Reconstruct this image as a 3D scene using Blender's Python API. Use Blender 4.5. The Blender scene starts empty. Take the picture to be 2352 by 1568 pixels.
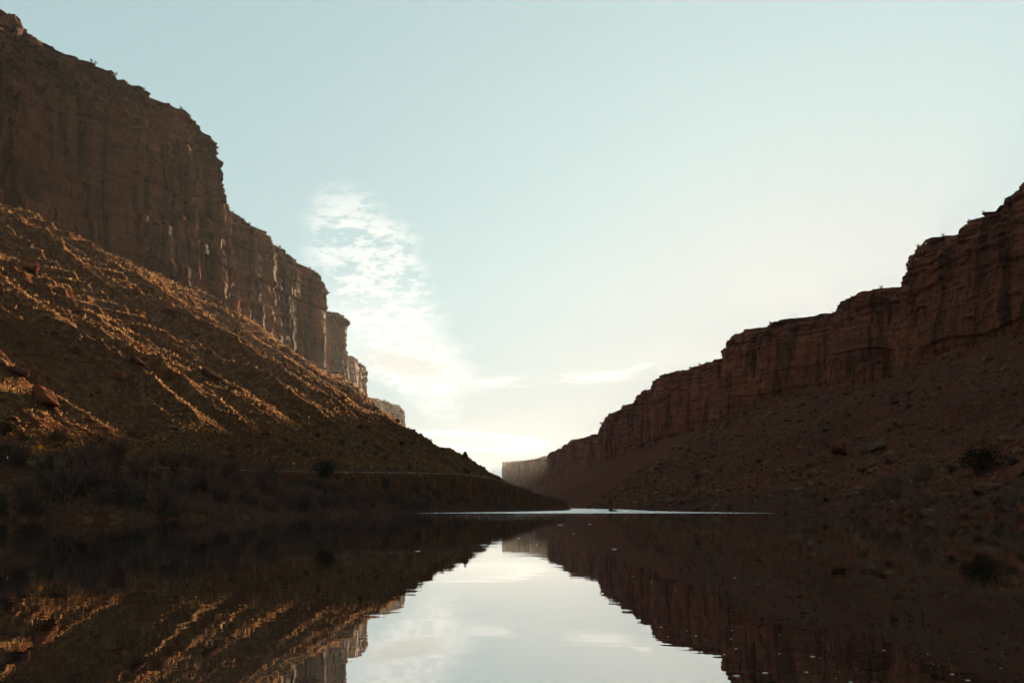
import bpy, math, random
import numpy as np
from mathutils import Vector, Matrix

rnd = random.Random(7)
rng = np.random.default_rng(11)
S = bpy.context.scene
COL = S.collection
R = math.radians

# ------------------------------------------------------------------ camera
CAM_H = 2.0
cam_d = bpy.data.cameras.new('camera')
cam = bpy.data.objects.new('camera', cam_d)
COL.objects.link(cam)
cam.location = (0, 0, CAM_H)
cam.rotation_euler = (R(90), 0, 0)
cam_d.sensor_width = 36.0
cam_d.lens = 35.0
cam_d.shift_y = (1164 - 784) / 2352.0
cam_d.clip_start = 0.1
cam_d.clip_end = 30000
S.camera = cam

# ------------------------------------------------------------------ light and exposure
SUN_AZ, SUN_EL = 18.9, 8.8
S.view_settings.view_transform = 'Standard'
S.view_settings.look = 'None'
S.view_settings.gamma = 1.0
S.view_settings.use_curve_mapping = False
S.view_settings.exposure = 2.6
S.cycles.max_bounces = 6
S.cycles.diffuse_bounces = 3
S.cycles.glossy_bounces = 3
S.cycles.transmission_bounces = 2
S.cycles.volume_bounces = 1
S.cycles.use_denoising = True

sd = bpy.data.lights.new('sun', 'SUN')
sd.energy = 5.0
sd.angle = R(0.53)
sd.color = (1.0, 0.76, 0.46)
sun = bpy.data.objects.new('sun', sd)
COL.objects.link(sun)
SUN_DIR = Vector((math.sin(R(SUN_AZ)) * math.cos(R(SUN_EL)), math.cos(R(SUN_AZ)) * math.cos(R(SUN_EL)), math.sin(R(SUN_EL))))
sun.rotation_euler = SUN_DIR.to_track_quat('Z', 'Y').to_euler()
sun.location = (200, 900, 700)


class NT:
    """small helper to write node expressions"""
    def __init__(self, tree):
        self.t = tree
        self.n = tree.nodes
        self.l = tree.links

    def node(self, kind, **kw):
        nd = self.n.new(kind)
        for k, v in kw.items():
            setattr(nd, k, v)
        return nd

    def put(self, sock, v):
        if isinstance(v, bpy.types.NodeSocket):
            self.l.new(v, sock)
        else:
            sock.default_value = v

    def m(self, op, a, b=0.0, c=0.0, clamp=False):
        nd = self.node('ShaderNodeMath', operation=op, use_clamp=clamp)
        self.put(nd.inputs[0], a)
        self.put(nd.inputs[1], b)
        self.put(nd.inputs[2], c)
        return nd.outputs[0]

    def ss(self, x, lo, hi):
        nd = self.node('ShaderNodeMapRange', interpolation_type='SMOOTHSTEP')
        self.put(nd.inputs['Value'], x)
        nd.inputs['From Min'].default_value = lo
        nd.inputs['From Max'].default_value = hi
        return nd.outputs[0]

    def rng(self, x, lo, hi, a, b):
        nd = self.node('ShaderNodeMapRange', clamp=True)
        self.put(nd.inputs['Value'], x)
        nd.inputs['From Min'].default_value = lo
        nd.inputs['From Max'].default_value = hi
        nd.inputs['To Min'].default_value = a
        nd.inputs['To Max'].default_value = b
        return nd.outputs[0]

    def mix(self, f, a, b, blend='MIX'):
        nd = self.node('ShaderNodeMix', data_type='RGBA', blend_type=blend)
        self.put(nd.inputs[0], f)
        self.put(nd.inputs[6], a if isinstance(a, bpy.types.NodeSocket) else (*a, 1))
        self.put(nd.inputs[7], b if isinstance(b, bpy.types.NodeSocket) else (*b, 1))
        return nd.outputs[2]

    def xyz(self, x, y, z):
        nd = self.node('ShaderNodeCombineXYZ')
        for i, v in enumerate((x, y, z)):
            self.put(nd.inputs[i], v)
        return nd.outputs[0]

    def noise(self, vec, scale=1.0, detail=4.0, rough=0.55, dist=0.0):
        nd = self.node('ShaderNodeTexNoise')
        self.put(nd.inputs['Vector'], vec)
        nd.inputs['Scale'].default_value = scale
        nd.inputs['Detail'].default_value = detail
        nd.inputs['Roughness'].default_value = rough
        nd.inputs['Distortion'].default_value = dist
        return nd.outputs[0]

    def scaled(self, vec, sx, sy, sz, loc=(0, 0, 0)):
        nd = self.node('ShaderNodeMapping')
        self.put(nd.inputs['Vector'], vec)
        nd.inputs['Scale'].default_value = (sx, sy, sz)
        nd.inputs['Location'].default_value = loc
        return nd.outputs[0]


# ------------------------------------------------------------------ sky
world = bpy.data.worlds.new('World')
S.world = world
world.use_nodes = True
wt = world.node_tree
wt.nodes.clear()
W = NT(wt)
w_out = W.node('ShaderNodeOutputWorld')
w_bg = W.node('ShaderNodeBackground')
SKY_STRENGTH = 0.05
w_bg.inputs['Strength'].default_value = SKY_STRENGTH
wt.links.new(w_bg.outputs[0], w_out.inputs[0])
sky = W.node('ShaderNodeTexSky', sky_type='NISHITA')
sky.sun_disc = False
sky.sun_elevation = R(SUN_EL)
sky.sun_rotation = R(SUN_AZ)
sky.altitude = 1200
sky.air_density = 1.0
sky.dust_density = 1.6
sky.ozone_density = 1.0
SKYC = sky.outputs[0]
# film shoulder: the bright sky round the sun rolls off softly instead of clipping
SKY_K = 0.8
sep_s = W.node('ShaderNodeSeparateColor')
wt.links.new(SKYC, sep_s.inputs[0])
comp = [W.m('DIVIDE', c_, W.m('ADD', 1.0, W.m('DIVIDE', c_, SKY_K))) for c_ in sep_s.outputs]
lumi = W.m('DIVIDE', comp[1], SKY_K)
com = W.node('ShaderNodeCombineColor')
for i_ in range(3):
    wt.links.new(comp[i_], com.inputs[i_])
SKY_GAIN = 2.85
sky_tint = W.mix(W.ss(lumi, .88, .99), tuple(SKY_GAIN * q for q in (.905, 1.155, 1.15)), tuple(SKY_GAIN * q for q in (.945, .965, .955)))
grey_s = W.node('ShaderNodeCombineColor')
for i_ in range(3):
    wt.links.new(W.m('MULTIPLY', comp[1], (.955, 1.0, 1.03)[i_]), grey_s.inputs[i_])
sky_col = W.mix(1.0, W.mix(.62, com.outputs[0], grey_s.outputs[0]), sky_tint, 'MULTIPLY')
tc = W.node('ShaderNodeTexCoord').outputs['Generated']
SKY_RAW = sky_col
sep = W.node('ShaderNodeSeparateXYZ')
wt.links.new(tc, sep.inputs[0])
dx, dy, dz = sep.outputs
fwd = W.ss(dy, 0.15, 0.4)
yy = W.m('MAXIMUM', dy, 0.1)
A = W.m('DIVIDE', dx, yy)          # slope of the direction to the side
B = W.m('DIVIDE', dz, yy)          # slope of the direction upwards
zz = W.m('MAXIMUM', dz, 0.02)
P = W.xyz(W.m('DIVIDE', dx, zz), W.m('DIVIDE', dy, zz), 0.0)   # place on a flat cloud layer


def blob(ca, cb, ra, rb, slant=0.0, soft=1.0):
    """1 inside a slanted ellipse of directions, falling to 0 at its edge"""
    u = W.m('DIVIDE', W.m('SUBTRACT', W.m('SUBTRACT', A, ca), W.m('MULTIPLY', W.m('SUBTRACT', B, cb), slant)), ra)
    v = W.m('DIVIDE', W.m('SUBTRACT', B, cb), rb)
    d = W.m('SQRT', W.m('ADD', W.m('MULTIPLY', u, u), W.m('MULTIPLY', v, v)))
    return W.m('SUBTRACT', 1.0, d)


sky_col = W.mix(W.ss(dz, .22, .03), sky_col, W.mix(1.0, sky_col, (.75, .80, .84), 'MULTIPLY'))     # lowest sky coloured darker and cooler to tame the horizon glow
AB = W.xyz(A, B, 0.0)
wob = W.m('SUBTRACT', W.noise(W.scaled(AB, 9, 14, 1), 1.0, 4), 0.5)
# rippled altocumulus patch
patch = W.m('MAXIMUM', blob(-.138, .235, .070, .115, -.36), blob(-.105, .155, .060, .075, -.5))
patch = W.m('ADD', patch, W.m('MULTIPLY', wob, 1.1))
pm = W.ss(patch, 0.0, 0.55)
puff = W.noise(W.scaled(AB, 64, 150, 1), 1.0, 5.0, 0.62, 0.1)
puff2 = W.noise(W.scaled(AB, 20, 46, 1, (3, 7, 0)), 1.0, 3.0, 0.5, 0.3)
pf = W.m('ADD', W.m('MULTIPLY', puff, 0.75), W.m('MULTIPLY', puff2, 0.45))
low = W.ss(B, 0.21, 0.13)                          # the patch smooths out towards its low end
alto = W.m('MULTIPLY', pm, W.m('ADD', W.ss(pf, 0.50, 0.67), W.m('MULTIPLY', low, 0.55)), clamp=True)
# smooth slanting veil below it, with a grey heart
edge_hi = W.m('SUBTRACT', W.m('ADD', A, W.m('MULTIPLY', B, .593)), -.077 + .593 * .203)      # its upper right rim runs down to the right
edge_lo = W.m('SUBTRACT', W.m('ADD', B, W.m('MULTIPLY', A, .118)), .126 - .118 * .143)
wisp = W.m('SUBTRACT', W.noise(W.xyz(W.m('MULTIPLY', W.m('ADD', A, W.m('MULTIPLY', B, .8)), 62), W.m('MULTIPLY', W.m('SUBTRACT', B, W.m('MULTIPLY', A, .5)), 9), 0.0), 1.0, 4.0, .6, .4), .5)
wisp2 = W.m('SUBTRACT', W.noise(W.scaled(AB, 18, 55, 1, (8, 3, 0)), 1.0, 4.0, .6), .5)
v_in = W.m('MULTIPLY', W.ss(W.m('ADD', edge_hi, W.m('MULTIPLY', wisp2, .045)), .012, -.022), W.ss(W.m('ADD', edge_lo, W.m('MULTIPLY', wisp2, .016)), -.004, .012))
v_in = W.m('MULTIPLY', v_in, W.ss(B, .245, .18))
vm = W.m('MULTIPLY', v_in, W.m('ADD', .62, W.m('MULTIPLY', wisp, 1.1)), clamp=True)
grey = W.m('MULTIPLY', W.ss(W.m('ADD', blob(-.108, .143, .050, .021, -1.7), W.m('MULTIPLY', wisp, .5)), 0.0, 0.7), v_in)
# thin broken streak towards the right rim
stk = W.noise(W.scaled(AB, 16, 95, 1, (1, 2, 0)), 1.0, 4.0, 0.6)
line = W.m('ABSOLUTE', W.m('SUBTRACT', W.m('SUBTRACT', B, 0.126), W.m('MULTIPLY', W.m('SUBTRACT', A, 0.0), 0.055)))
lm = W.m('MULTIPLY', W.ss(W.m('ADD', line, W.m('MULTIPLY', W.m('SUBTRACT', stk, .5), .012)), 0.009, 0.001), W.m('MULTIPLY', W.ss(A, -0.08, -0.03), W.ss(A, 0.15, 0.10)))
lm = W.m('MULTIPLY', lm, W.ss(stk, 0.42, 0.60))
lens = W.m('MULTIPLY', W.ss(W.m('ADD', blob(.130, .1405, .016, .0056, 1.8), W.m('MULTIPLY', W.m('SUBTRACT', stk, .5), 2.6)), 0.1, 0.7), .8)
stray = W.m('MULTIPLY', W.ss(W.noise(W.scaled(AB, 13, 60, 1, (5, 1, 0)), 1.0, 3.0, 0.6), 0.66, 0.78), W.m('MULTIPLY', W.ss(A, -0.02, 0.06), W.m('MULTIPLY', W.ss(B, .30, .2), W.ss(B, .13, .15))))
# low lens clouds above the river gap
l1 = blob(-.045, .066, .085, .0125, -2.0)
l1 = W.m('ADD', l1, W.m('MULTIPLY', wob, 0.5))
l1e = W.m('MULTIPLY', W.ss(l1, 0.0, 0.22), W.m('SUBTRACT', 1.0, W.m('MULTIPLY', W.ss(l1, 0.2, 0.75), 0.75)))
l2 = W.m('MULTIPLY', W.ss(W.m('ADD', blob(.03, .0545, .07, .005, 0), W.m('MULTIPLY', wob, 0.5)), 0.0, 0.5), 0.25)
l3 = W.m('MULTIPLY', W.ss(W.m('ADD', blob(-.01, .043, .08, .006, 0), W.m('MULTIPLY', wob, 0.6)), 0.0, 0.6), 0.12)
cl = alto
for q in (vm, W.m('MULTIPLY', lm, 0.8), lens, W.m('MULTIPLY', stray, 0.25), W.m('MULTIPLY', l1e, .75), l2, l3):
    cl = W.m('MAXIMUM', cl, q)
cl = W.m('MULTIPLY', cl, fwd, clamp=True)
CLOUD_GAIN = 1.28
cloud_col = W.mix(1.0, sky_col, (CLOUD_GAIN * 1.12, CLOUD_GAIN * 1.02, CLOUD_GAIN * 0.98), 'MULTIPLY')
cloud_col = W.mix(0.7, cloud_col, (3.35, 3.28, 3.12))
col = W.mix(W.m('MULTIPLY', cl, 0.85), sky_col, cloud_col)
col = W.mix(W.m('MULTIPLY', W.m('MULTIPLY', grey, fwd), 0.75), col, (2.2, 2.24, 2.1))
wt.links.new(col, w_bg.inputs['Color'])


# ------------------------------------------------------------------ numeric noise
def _h(ix, iy, iz, seed):
    h = (ix.astype(np.uint32) * np.uint32(374761393) + iy.astype(np.uint32) * np.uint32(668265263)
         + iz.astype(np.uint32) * np.uint32(2147483647 & 0x5bd1e995) + np.uint32(seed * 974711 + 13))
    h = (h ^ (h >> np.uint32(13))) * np.uint32(1274126177)
    h = (h ^ (h >> np.uint32(16))) * np.uint32(2246822519)
    return (h >> np.uint32(8)).astype(np.float32) / np.float32(8388608.0) - np.float32(1.0)


def vn(x, y, z=None, seed=0):
    """smooth value noise, about -1..1"""
    x = np.asarray(x, np.float32); y = np.asarray(y, np.float32)
    x, y = np.broadcast_arrays(x, y)
    fx = np.floor(x); fy = np.floor(y)
    ix = fx.astype(np.int64); iy = fy.astype(np.int64)
    u = x - fx; v = y - fy
    u = u * u * u * (u * (u * 6 - 15) + 10); v = v * v * v * (v * (v * 6 - 15) + 10)
    if z is None:
        k = np.zeros_like(ix)
        a = _h(ix, iy, k, seed); b = _h(ix + 1, iy, k, seed)
        c = _h(ix, iy + 1, k, seed); d = _h(ix + 1, iy + 1, k, seed)
        return (a + (b - a) * u) * (1 - v) + (c + (d - c) * u) * v
    z = np.broadcast_to(np.asarray(z, np.float32), x.shape)
    fz = np.floor(z); iz = fz.astype(np.int64); w = z - fz
    w = w * w * (3 - 2 * w)
    out = []
    for k in (iz, iz + 1):
        a = _h(ix, iy, k, seed); b = _h(ix + 1, iy, k, seed)
        c = _h(ix, iy + 1, k, seed); d = _h(ix + 1, iy + 1, k, seed)
        out.append((a + (b - a) * u) * (1 - v) + (c + (d - c) * u) * v)
    return out[0] * (1 - w) + out[1] * w


def fbm(x, y, z=None, octv=4, seed=0, gain=0.5):
    s = 0; a = 1.0; n = 0
    for i in range(octv):
        f = 2.03 ** i
        s = s + a * vn(x * f, y * f, None if z is None else z * f, seed + i * 17)
        n += a; a *= gain
    return s / n


def sstep(x, a, b):
    t = np.clip((x - a) / (b - a), 0, 1)
    return t * t * (3 - 2 * t)


def gsmooth(arr, sig):
    k = int(max(1, 3 * sig))
    w = np.exp(-0.5 * (np.arange(-k, k + 1) / sig) ** 2); w /= w.sum()
    return np.convolve(np.pad(arr, k, mode='edge'), w, mode='valid')


def table(pts, sig=10.0):
    ys = np.arange(-600, 4300, 1.0)
    p = np.array(pts, float)
    v = gsmooth(np.interp(ys, p[:, 0], p[:, 1]), sig)
    return lambda Y: np.interp(Y, ys, v)


# ------------------------------------------------------------------ materials
def new_mat(name):
    m = bpy.data.materials.new(name)
    m.use_nodes = True
    t = NT(m.node_tree)
    b = m.node_tree.nodes['Principled BSDF']
    b.inputs['Roughness'].default_value = 0.9
    b.inputs['Specular IOR Level'].default_value = 0.0
    return m, t, b


def bump(t, b, h, strength, dist):
    n = t.node('ShaderNodeBump')
    n.inputs['Strength'].default_value = strength
    n.inputs['Distance'].default_value = dist
    t.put(n.inputs['Height'], h)
    t.l.new(n.outputs[0], b.inputs['Normal'])


def mat_cliff(name, k, varnish):
    m, t, b = new_mat(name)
    g_ = lambda *q: tuple(k * v for v in q)
    p = t.node('ShaderNodeNewGeometry').outputs['Position']
    strata = t.noise(t.scaled(p, .012, .012, .30), 1.0, 5, .6)
    var = t.noise(t.scaled(p, .12, .12, .010), 1.0, 5, .6, .3)      # vertical varnish streaks
    var2 = t.noise(t.scaled(p, .040, .040, .010, (5, 2, 0)), 1.0, 4, .6, .5)
    big = t.noise(t.scaled(p, .030, .030, .026), 1.0, 4, .55)
    fine = t.noise(p, .6, 6, .65)
    bed = t.noise(t.scaled(p, .02, .02, 1.1), 1.0, 3, .6)
    c = t.mix(t.ss(strata, .38, .62), g_(.080, .027, .0135), g_(.110, .040, .0215))
    c = t.mix(t.m('MULTIPLY', t.ss(big, .50, .62), .75), c, g_(.150, .052, .027))
    c = t.mix(t.m('MULTIPLY', t.ss(var2, .50, .60), varnish), c, (.030, .0145, .0105))
    c = t.mix(t.m('MULTIPLY', t.ss(var, .50, .62), varnish), c, (.020, .0105, .0085))
    c = t.mix(t.m('MULTIPLY', t.ss(bed, .56, .66), .5), c, (.030, .0145, .010))
    c = t.mix(t.m('MULTIPLY', t.ss(fine, .40, .7), .35), c, g_(.150, .060, .034))
    t.l.new(c, b.inputs['Base Color'])
    b.inputs['Roughness'].default_value = .62
    b.inputs['Specular IOR Level'].default_value = .003
    b.inputs['Specular Tint'].default_value = (1, .78, .55, 1)
    h = t.m('ADD', t.m('MULTIPLY', t.noise(p, .9, 6, .65), 1.0), t.m('MULTIPLY', strata, .8))
    bump(t, b, h, .55, 1.2)
    return m


def mat_talus(name, reds, browns, grass, dark, cover):
    m, t, b = new_mat(name)
    b.inputs['Specular IOR Level'].default_value = 0.0
    p = t.node('ShaderNodeNewGeometry').outputs['Position']
    n1 = t.noise(p, .035, 4, .55)
    n2 = t.noise(p, .45, 5, .65)
    n3 = t.noise(p, 1.7, 4, .7)
    n4 = t.noise(p, .016, 3, .5)
    c = t.mix(t.ss(n1, .40, .62), reds, browns)
    c = t.mix(t.m('MULTIPLY', t.m('MULTIPLY', t.ss(n2, .46, .60), cover), t.ss(n4, .30, .52)), c, grass)
    c = t.mix(t.m('MULTIPLY', t.ss(n3, .50, .68), .7), c, dark)
    t.l.new(c, b.inputs['Base Color'])
    h = t.m('ADD', t.m('MULTIPLY', n2, 1.0), t.m('MULTIPLY', n3, .45))
    bump(t, b, h, 1.0, 1.7)
    return m


def mat_plain(name, c1, c2, scale=1.0, rough=.9, bumpd=0.0):
    m, t, b = new_mat(name)
    p = t.node('ShaderNodeTexCoord').outputs['Object']
    n = t.noise(p, scale, 4, .6)
    t.l.new(t.mix(t.ss(n, .35, .65), c1, c2), b.inputs['Base Color'])
    b.inputs['Roughness'].default_value = rough
    if bumpd:
        bump(t, b, n, .8, bumpd)
    return m


def mat_plant(name, c1, c2):
    m, t, b = new_mat(name)
    oi = t.node('ShaderNodeObjectInfo').outputs['Random']
    p = t.node('ShaderNodeTexCoord').outputs['Object']
    n = t.noise(p, 1.3, 3, .6)
    f = t.m('ADD', t.m('MULTIPLY', oi, .5), t.m('MULTIPLY', n, .6), clamp=True)
    t.l.new(t.mix(f, c1, c2), b.inputs['Base Color'])
    return m


def mat_grass(name, c1, c2, through):
    """dry blades: light also comes through them"""
    m, t, b = new_mat(name)
    p = t.node('ShaderNodeNewGeometry').outputs['Position']
    c = t.mix(t.ss(t.noise(p, .5, 3, .6), .35, .65), c1, c2)
    t.l.new(c, b.inputs['Base Color'])
    tr = t.node('ShaderNodeBsdfTranslucent')
    t.l.new(c, tr.inputs['Color'])
    mx = t.node('ShaderNodeMixShader')
    mx.inputs[0].default_value = through
    t.l.new(b.outputs[0], mx.inputs[1]); t.l.new(tr.outputs[0], mx.inputs[2])
    t.l.new(mx.outputs[0], t.n['Material Output'].inputs['Surface'])
    return m


def mat_water():
    m, t, b = new_mat('river_water')
    p = t.node('ShaderNodeNewGeometry').outputs['Position']
    s = t.node('ShaderNodeSeparateXYZ')
    t.l.new(p, s.inputs[0])
    b.inputs['Base Color'].default_value = (.012, .010, .008, 1)
    b.inputs['Roughness'].default_value = 0.0
    b.inputs['IOR'].default_value = WATER_IOR
    b.inputs['Specular IOR Level'].default_value = 0.5
    # calm water: long low ripples; a wind-ruffled reach farther up the river
    w1 = t.noise(t.scaled(p, .55, 1.6, 1), 1.0, 2, .5)
    w2 = t.noise(t.scaled(p, .10, .35, 1), 1.0, 2, .5)
    calm = t.m('ADD', t.m('MULTIPLY', w1, .0011), t.m('MULTIPLY', w2, .0050))
    edge = t.m('ADD', s.outputs[1], t.m('MULTIPLY', t.m('SUBTRACT', t.noise(t.scaled(p, .012, .006, 1), 1.0, 3, .6), .5), 26))
    reach = edge
    ruff = t.ss(reach, 322, 326)
    cat = t.m('MULTIPLY', t.ss(t.noise(t.scaled(p, .012, .10, 1), 1.0, 3, .6), .54, .63), t.m('MULTIPLY', t.ss(reach, 120, 210), .10))
    amt = t.m('MAXIMUM', ruff, cat)
    chop = t.noise(t.scaled(p, 1.6, 2.4, 1), 1.0, 3, .6)
    h = t.m('ADD', calm, t.m('MULTIPLY', t.m('MULTIPLY', chop, .30), amt))
    bump(t, b, h, 1.0, 1.0)
    t.l.new(t.m('MULTIPLY', ruff, .22), b.inputs['Roughness'])
    gl = t.node('ShaderNodeBsdfGlossy')
    gl.inputs['Color'].default_value = (.97, .98, .97, 1)
    t.l.new(t.m('MULTIPLY', ruff, .22), gl.inputs['Roughness'])
    t.l.new(b.inputs['Normal'].links[0].from_socket, gl.inputs['Normal'])
    mx = t.node('ShaderNodeMixShader')
    mx.inputs[0].default_value = .38
    t.l.new(b.outputs[0], mx.inputs[1]); t.l.new(gl.outputs[0], mx.inputs[2])
    t.l.new(mx.outputs[0], t.n['Material Output'].inputs['Surface'])
    return m


WATER_IOR = 1.6
M_CLIFF = mat_cliff('varnished_sandstone', .95, .88)
M_CLIFF_R = mat_cliff('bounce_lit_sandstone', 1.5, .72)  # right wall's colour raised for light bounced off the sunlit talus
M_TALUS = mat_talus('grassy_talus', (.105, .036, .017), (.090, .042, .023), (.20, .096, .036), (.034, .017, .011), .7)
M_TALUS_R = mat_talus('red_talus', (.140, .045, .024), (.098, .044, .029), (.148, .073, .040), (.037, .020, .015), .6)
M_WATER = mat_water()


# ------------------------------------------------------------------ object helpers
def tag(o, label=None, cat=None, group=None, kind=None):
    for k, v in (('label', label), ('category', cat), ('group', group), ('kind', kind)):
        if v:
            o[k] = v
    return o


def link_mesh(name, mesh, mat=None, parent=None):
    o = bpy.data.objects.new(name, mesh)
    COL.objects.link(o)
    if mat and not mesh.materials:
        mesh.materials.append(mat)
    if parent:
        o.parent = parent
    return o


def np_mesh(name, verts, faces, smooth=False):
    """faces: an (n,3) or (n,4) array"""
    me = bpy.data.meshes.new(name)
    verts = np.ascontiguousarray(verts, np.float32)
    faces = np.ascontiguousarray(faces, np.int32)
    k = faces.shape[1]
    me.vertices.add(len(verts)); me.vertices.foreach_set('co', verts.ravel())
    me.loops.add(faces.size); me.loops.foreach_set('vertex_index', faces.ravel())
    me.polygons.add(len(faces))
    me.polygons.foreach_set('loop_start', np.arange(0, faces.size, k, dtype=np.int32))
    me.polygons.foreach_set('loop_total', np.full(len(faces), k, np.int32))
    me.polygons.foreach_set('use_smooth', np.full(len(faces), smooth, bool))
    me.update(calc_edges=True)
    return me


def grid_faces(nr, nc, flip=False):
    i = np.arange(nr * nc).reshape(nr, nc)
    a, b, c, d = i[:-1, :-1].ravel(), i[:-1, 1:].ravel(), i[1:, 1:].ravel(), i[1:, :-1].ravel()
    return np.stack([a, d, c, b] if flip else [a, b, c, d], 1)


# ------------------------------------------------------------------ road line (plan and height)
ROAD = np.array([(-122, -60, 10), (-112, 60, 10), (-103, 120, 10), (-95, 165, 10), (-88, 205, 10.4), (-76, 245, 11.2), (-64, 282, 12), (-53, 323, 13.3), (-40, 372, 14.8),
                 (-24, 433, 16), (-10, 465, 14.5), (3, 500, 11), (13, 535, 8.5), (24, 600, 6.5), (32, 680, 6), (42, 850, 6)], float)


def catmull(P, n):
    out = []
    for i in range(len(P) - 1):
        p0 = P[max(i - 1, 0)]; p1 = P[i]; p2 = P[i + 1]; p3 = P[min(i + 2, len(P) - 1)]
        for t in np.linspace(0, 1, n, endpoint=False):
            out.append(0.5 * ((2 * p1) + (-p0 + p2) * t + (2 * p0 - 5 * p1 + 4 * p2 - p3) * t * t + (-p0 + 3 * p1 - 3 * p2 + p3) * t ** 3))
    out.append(P[-1])
    return np.array(out)


ROADC = catmull(ROAD, 8)


def road_dist(X, Y):
    """distance to the road's centre line and the road's height there"""
    best = np.full(X.shape, 1e9); zr = np.zeros(X.shape)
    for (a, b) in zip(ROADC[:-1], ROADC[1:]):
        d = b[:2] - a[:2]; L = d @ d
        t = np.clip(((X - a[0]) * d[0] + (Y - a[1]) * d[1]) / L, 0, 1)
        q = np.hypot(X - a[0] - t * d[0], Y - a[1] - t * d[1])
        k = q < best
        best = np.where(k, q, best); zr = np.where(k, a[2] + t * (b[2] - a[2]), zr)
    return best, zr


# ------------------------------------------------------------------ left slope
L_shore = table([(-600, -160), (0, -125), (100, -106), (138, -92), (158, -60), (185, -45), (286, -36), (350, -30), (400, -14), (457, 3), (520, 16), (650, 37), (1000, 54), (1400, 28), (2000, -25), (2600, -90)], 5)
L_toe = table([(-600, -170), (0, -124), (120, -109), (165, -101), (205, -95), (245, -83), (282, -71), (323, -60), (372, -47), (433, -31), (470, -18), (500, -12), (560, -9), (650, -4), (800, 12), (1000, 36), (1400, 15), (2000, -38), (2600, -105)], 6)
L_toez = table([(-600, 10), (205, 10.4), (245, 11.2), (282, 12), (323, 13.3), (372, 14.8), (433, 16), (470, 14), (500, 11), (560, 8), (650, 6.5), (1000, 5), (2600, 5)], 12)
L_base = table([(-600, -600), (0, -390), (250, -323), (380, -287), (489, -256), (573, -233), (650, -214), (690, -203), (790, -191), (880, -169), (940, -165), (1000, -176), (1200, -202), (1413, -232), (2000, -262), (2600, -300)], 14)
L_basez = table([(-600, 150), (504, 152), (573, 148), (650, 147), (760, 140), (880, 124), (940, 127), (1000, 138), (1410, 158), (2000, 165), (2600, 165)], 15)


def gully(q, across, seed):
    """ribs and gullies that run down the slope; q runs along the slope"""
    wq = q + 7 * vn(q / 40, across / 110, None, seed) + 2.2 * vn(q / 13, across / 45, None, seed + 1)
    a = 1 - np.abs(vn(wq / 31, across / 260, None, seed + 2)) * 2.0
    b = 1 - np.abs(vn(wq / 13, across / 120, None, seed + 3)) * 2.0
    c = 1 - np.abs(vn(wq / 5.5, across / 60, None, seed + 4)) * 2.0
    m1 = .45 + .7 * np.abs(vn(q / 33, across / 48, None, seed + 5)) * 1.6
    m2 = .4 + .7 * np.abs(vn(q / 19, across / 26, None, seed + 6)) * 1.7
    return 4.3 * a + 4.6 * b * m1 + 2.3 * c * m2


def left_z(X, Y, fine=True):
    xs, xt, zt, xb, zb = L_shore(Y), L_toe(Y), L_toez(Y), L_base(Y), L_basez(Y)
    out = xs - X                                    # metres in from the water
    bank = np.minimum(out * 0.6, 1.3 + 0.05 * out)
    z1 = np.where(out < 0, out * 0.35, bank + (zt - bank) * sstep(out / np.maximum(xs - xt, 1), 0.05, 1.0))
    t = (xt - X) / np.maximum(xt - xb, 1)
    z2 = zt + (zb - zt) * (np.clip(t, 0, 3) ** (1.06 + .08 * sstep(Y, 550, 900)))
    z = np.where(X > xt, z1, z2)
    z = np.minimum(z, zb + 28 * sstep(t, 1.0, 1.25))
    env = sstep(t, 0.02, 0.22) * (1 - 0.55 * sstep(t, 0.8, 1.0))
    low = sstep(out, 0.5, 8)
    far_ = sstep(Y, 640, 880)
    z = z + env * (gully(Y + 0.12 * X, X, 31) * (1 - .3 * far_) - 2.0 - 13.0 * far_ * sstep(t, .35, .6) * (1 - .6 * sstep(t, .7, .95)))
    z = z + low * 1.5 * fbm(X / 13, Y / 13, None, 3, 5) * (0.35 + 0.65 * env)
    if fine:
        z = z + low * (1.1 * fbm(X / 4.2, Y / 4.2, None, 3, 9) + 0.30 * vn(X / 1.1, Y / 1.1, None, 12)) * (0.35 + 0.65 * env)
        # thin red ledges poking out of the upper ribs
        band = sstep(vn(X / 30, Y / 24, None, 77), 0.05, 0.45) * sstep(t, 0.30, 0.5) * (1 - sstep(t, .95, 1.05))
        f = z / 5.0 + 0.5 * vn(X / 40, Y / 40, None, 78)
        fr = f - np.floor(f)
        z = z + band * (sstep(fr, 0.1, 0.45) - fr) * 4.6
    d, zr = road_dist(X, Y)
    k = 1 - sstep(d, 4.2, 9.0)
    return z * (1 - k) + (zr - 0.05) * k


# ------------------------------------------------------------------ right slope
R_shore = table([(-600, 190), (0, 145), (100, 112), (176, 91), (286, 84), (330, 87), (420, 76), (508, 72), (600, 78), (700, 88), (900, 98), (1200, 96), (1600, 82), (2200, 35), (3000, -40), (4200, -150)], 8)
R_base = table([(-600, 470), (0, 405), (300, 370), (500, 344), (627, 322), (796, 322), (870, 335), (945, 300), (1099, 252), (1316, 258), (1551, 218), (1748, 208), (2193, 202), (3000, 165), (3700, 135)], 22)
R_basez = table([(-600, 112), (500, 108), (627, 110), (796, 116), (942, 114), (1162, 108), (1551, 102), (2193, 93), (3000, 88), (3700, 85)], 20)


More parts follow.
